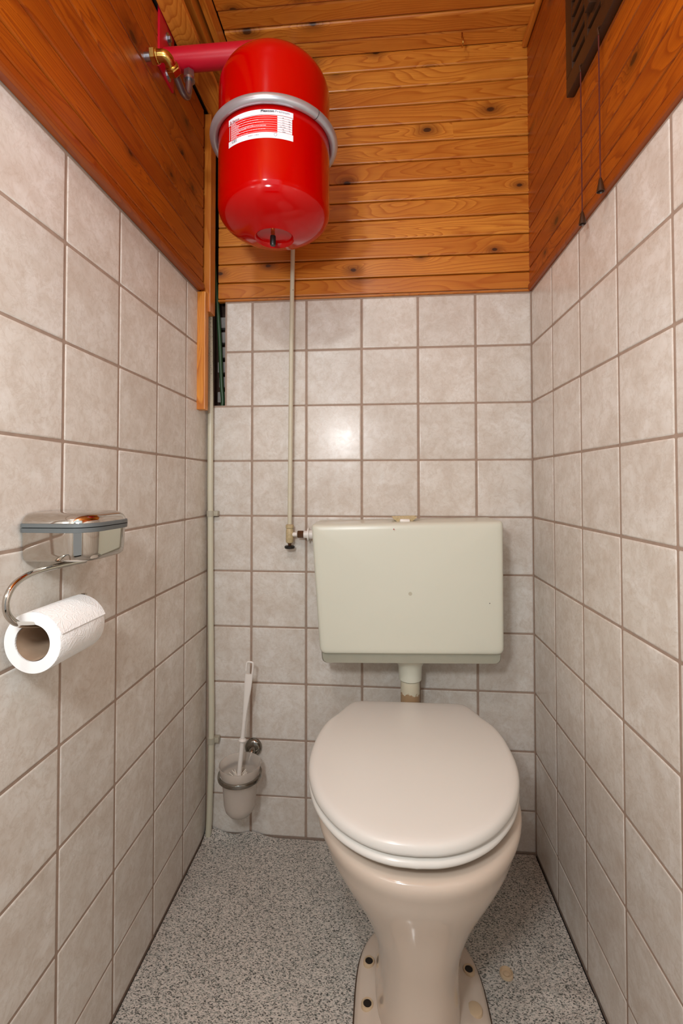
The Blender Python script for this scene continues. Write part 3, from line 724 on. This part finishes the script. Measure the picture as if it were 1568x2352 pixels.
obj('collar', lathe(B(), P0 + AX * 0.100, [(0.006, -0.004), (0.0095, -0.002), (0.0105, 0.001), (0.0070, 0.005)], axis=AX, n=24), WHITEPL, tb)
SX = Vector((1, 0, 0)) - AX * AX.x; SX.normalize(); NY = AX.cross(SX).normalized()
L = (P1 - P0).length
def grip_ring(t, w, d, cx=0.0, n=16):
    c = P0 + AX * t + SX * cx
    return [c + SX * w * math.copysign(abs(math.cos(2 * PI * i / n)) ** 0.7, math.cos(2 * PI * i / n)) + NY * d * math.copysign(abs(math.sin(2 * PI * i / n)) ** 0.7, math.sin(2 * PI * i / n)) for i in range(n)]
gp = ringloft(B(), [grip_ring(t, w, d, c) for t, w, d, c in ((0.150, .0050, .0050, 0), (0.175, .0058, .0048, .0), (0.205, .0078, .0044, 0.0005), (0.235, .0098, .0042, 0.001), (0.262, .0104, .0040, 0.001), (0.268, .0098, .0032, 0.001))])
obj('grip', gp, WHITEPL, tb)
def gpnt(x, t): return P0 + AX * t + SX * x
obj('hook', tube(B(), [gpnt(0.0085, 0.262), gpnt(0.0092, 0.275), gpnt(0.0090, 0.291), gpnt(0.0075, 0.2975), gpnt(0.0, 0.2985), gpnt(-0.0065, 0.2975), gpnt(-0.0082, 0.291), gpnt(-0.0085, 0.276)], 0.0026, 12, 4), WHITEPL, tb)
bs = B(); rb = random.Random(5)
for i in range(150):
    a = rb.uniform(0, 2 * PI); r0 = 0.006; r1 = rb.uniform(0.021, 0.0285); z0 = rb.uniform(0.160, 0.211)
    q0 = Vector((-0.009 + r0 * math.cos(a), -0.087 + r0 * math.sin(a), z0)); q1 = Vector((-0.009 + r1 * math.cos(a), -0.087 + r1 * math.sin(a), min(z0 + rb.uniform(0.004, 0.012), 0.221)))
    tube(bs, [q0, q1], 0.0011, 4)
o = obj('bristles', bs, BRISTLE, tb, False); o['kind'] = 'stuff'

# ------------------------------------------------------------------ steel wipes box with paper roll holder
hb = thing('paper_holder', 'polished steel wipes box with bent wire roll arm on the left wall', 'paper holder', (XL, -0.63, 0.85))
BX0, BX1, BY0, BY1 = -0.1235, -0.0280, -0.702, -0.588
def bring(z, off, r=0.032):
    pts = [(BX0, BY0 - off), (BX1 + off, BY0 - off), (BX1 + off, BY1 + off), (BX0, BY1 + off)]
    return [Vector((p.x, p.y, z)) for p in rrect([Vector(p) for p in pts], (0.008, r + 0.004 + off, r + 0.004 + off, 0.008), 10)]
obj('box_body', ringloft(B(), [bring(0.8560, -0.010), bring(0.8568, -0.005), bring(0.8600, -0.0018), bring(0.868, -0.0004), bring(0.9010, 0.0008)]), CHROME, hb, angle=50)
obj('gasket', ringloft(B(), [bring(0.8958, 0.0012), bring(0.8962, 0.0036), bring(0.9020, 0.0040), bring(0.9023, 0.0015)]), GASKET, hb)
obj('gasket', ringloft(B(), [bring(0.9030, 0.0015), bring(0.9032, 0.0040), bring(0.9078, 0.0036), bring(0.9084, 0.0012)]), GASKET, hb)
obj('box_lid', ringloft(B(), [bring(0.9070, 0.0014), bring(0.9110, 0.0008), bring(0.9150, -0.0016), bring(0.9185, -0.0060), bring(0.9208, -0.0120), bring(0.9218, -0.022), bring(0.9222, -0.032)]), CHROME, hb, angle=60)
obj('wire_clamp', box(B(), (-0.090, -0.665, 0.8520), (-0.060, -0.600, 0.8565), 0.0015), CHROME2, hb)
RX, RY0, RY1, RZ, RR = -0.0800, -0.733, -0.638, 0.7610, 0.0385
wire = tube(B(), [(-0.072, -0.640, 0.8500), (-0.076, -0.690, 0.8505), (-0.0785, -0.735, 0.849), (-0.0790, -0.763, 0.8420), (-0.0792, -0.7760, 0.8270), (-0.0795, -0.7750, 0.8100), (-0.0797, -0.7620, 0.7950), (-0.0800, -0.7400, 0.7860), (-0.0800, -0.7080, 0.7790), (-0.0800, -0.660, 0.7790), (-0.0800, -0.637, 0.7800), (-0.0795, -0.631, 0.7880), (-0.079, -0.630, 0.8000)], 0.0040, 16, 6)
obj('wire_arm', wire, CHROME, hb)
tr = thing('toilet_roll', 'half used white embossed toilet paper roll on the wire arm', 'toilet roll', (RX, (RY0 + RY1) / 2, RZ - RR))
pr = B(); prof = [(0.0235, 0.0), (RR - 0.0006, 0.0), (RR, 0.0012), (RR, 0.03), (RR, 0.06), (RR, 0.0940), (RR - 0.0006, 0.095), (0.0235, 0.095)]
lathe(pr, (RX, RY0, RZ), prof, axis=(0, 1, 0), n=72, cap=False)
pr.verts.ensure_lookup_table(); nn = 72
for i in range(nn):
    j = (i + 1) % nn; pr.faces.new((pr.verts[7 * nn + i], pr.verts[7 * nn + j], pr.verts[j], pr.verts[i]))
pp = obj('paper', pr, PAPER, tr); pp.data.materials.append(PAPEREND)
for f in pp.data.polygons:
    if abs(f.normal.y) > 0.9: f.material_index = 1
sh = B(); prev = None
for i in range(13):      # the loose last sheet, its torn edge standing off a little
    a = math.radians(95 - 78 * i / 12); rr_ = RR + 0.0005 + 0.0012 * (i / 12) ** 3
    c_ = (sh.verts.new((RX + rr_ * math.cos(a), RY0 + 0.001, RZ + rr_ * math.sin(a))), sh.verts.new((RX + rr_ * math.cos(a), RY1 + 0.001 , RZ + rr_ * math.sin(a))))
    if prev: sh.faces.new((prev[0], c_[0], c_[1], prev[1]))
    prev = c_
obj('loose_sheet', sh, PAPER, tr)
co = B(); lathe(co, (RX, RY0 + 0.0012, RZ), [(0.0236, 0), (0.0236, 0.0926), (0.0226, 0.0926), (0.0226, 0)], axis=(0, 1, 0), n=56, cap=False)
obj('cardboard_core', co, CARD, tr)

# ------------------------------------------------------------------ vent grille with pull cords on the right planks
VX = XR - 0.005; VY0, VY1, VZ0, VZ1 = -0.557, -0.305, 1.749, 2.018
vg = thing('vent_grille', 'dark brown slatted vent grille with two pull cords, upper right wall', 'vent', (VX, (VY0 + VY1) / 2, VZ0))
XF = VX - 0.016
obj('backing', box(B(), (VX - 0.0045, VY0 + 0.004, VZ0 + 0.004), (VX - 0.001, VY1 - 0.004, VZ1 - 0.004)), HOLE, vg, False)
fr = B(); fw = 0.030; fb = 0.036
box(fr, (XF, VY0, VZ0), (VX, VY1, VZ0 + fb), 0.003); box(fr, (XF, VY0, VZ1 - 0.02), (VX, VY1, VZ1), 0.003)
box(fr, (XF, VY0, VZ0 + fb), (VX, VY0 + fw, VZ1 - 0.02), 0.003); box(fr, (XF, VY1 - fw, VZ0 + fb), (VX, VY1, VZ1 - 0.02), 0.003)
obj('frame', fr, VENTPL, vg)
cw = (VY1 - VY0 - 2 * fw) / 3
for k in (1, 2):
    yy = VY1 - fw - cw * k
    obj('mullion', box(B(), (XF + 0.0005, yy - 0.0055, VZ0 + fb), (VX - 0.004, yy + 0.0055, VZ1 - 0.02), 0.0012), VENTPL, vg)
for k in range(3):
    for i in range(7):
        zc = VZ0 + fb + 0.0215 + 0.0303 * i
        y1 = VY1 - fw - cw * k - (0.0045 if k else -0.001); y0 = VY1 - fw - cw * (k + 1) + (0.0045 if k < 2 else -0.001)
        obj('slat', box(B(), (XF + 0.001, y0, zc - 0.0085), (VX - 0.006, y1, min(zc + 0.0085, VZ1 - 0.019)), 0.002), VENTPL, vg)
lvb = box(B(), (XF - 0.010, -0.434, 1.815), (XF + 0.002, -0.428, 1.844), 0.001); box(lvb, (XF - 0.011, -0.441, 1.811), (XF + 0.002, -0.421, 1.816), 0.0012)
obj('shutter_lever', lvb, VENTPL, vg)
for yc, zb2 in ((-0.3785, 1.4560), (-0.4530, 1.4715)):
    zt2 = VZ0 + 0.004
    e = obj('cord_eye', tube(B(), [(VX - 0.012, yc, VZ0 + 0.008), (VX - 0.019, yc, VZ0 + 0.002), (VX - 0.0172, yc, VZ0 - 0.010)], 0.0022, 8), VENTPL, vg)
    c1 = obj('pull_cord', tube(B(), [(VX - 0.0172, yc, VZ0 - 0.006), (VX - 0.0170, yc + 0.0006, 1.62), (VX - 0.0172, yc, zb2 + 0.016)], 0.00125, 8), CORDM, vg)
    obj('cord_bell', lathe(B(), (VX - 0.0172, yc, zb2 - 0.008), [(0.0030, 0.006), (0.0055, 0.0), (0.0066, 0.0005), (0.0058, 0.006), (0.0030, 0.021), (0.0018, 0.0245)], n=20), VENTPL, c1)

obj('paint_chip', lathe(B(), (0.1208, -0.0338, 1.488), [(0.0016, 0), (0.0016, -0.0006)], axis=(0, 1, 0), n=10), BLACK, wp)
# ------------------------------------------------------------------ small hook in the ceiling
hk = tag(obj('screw_hook', tube(B(), [(0.5735, -0.047, 2.1500), (0.5735, -0.047, 2.1350), (0.5735, -0.055, 2.1270), (0.5735, -0.062, 2.1220), (0.5735, -0.062, 2.1120), (0.5735, -0.054, 2.1070), (0.5735, -0.047, 2.1100), (0.5735, -0.046, 2.1160)], 0.0016, 10, 6), BRASS), 'small brass screw hook in the pine ceiling near back wall', 'hook')
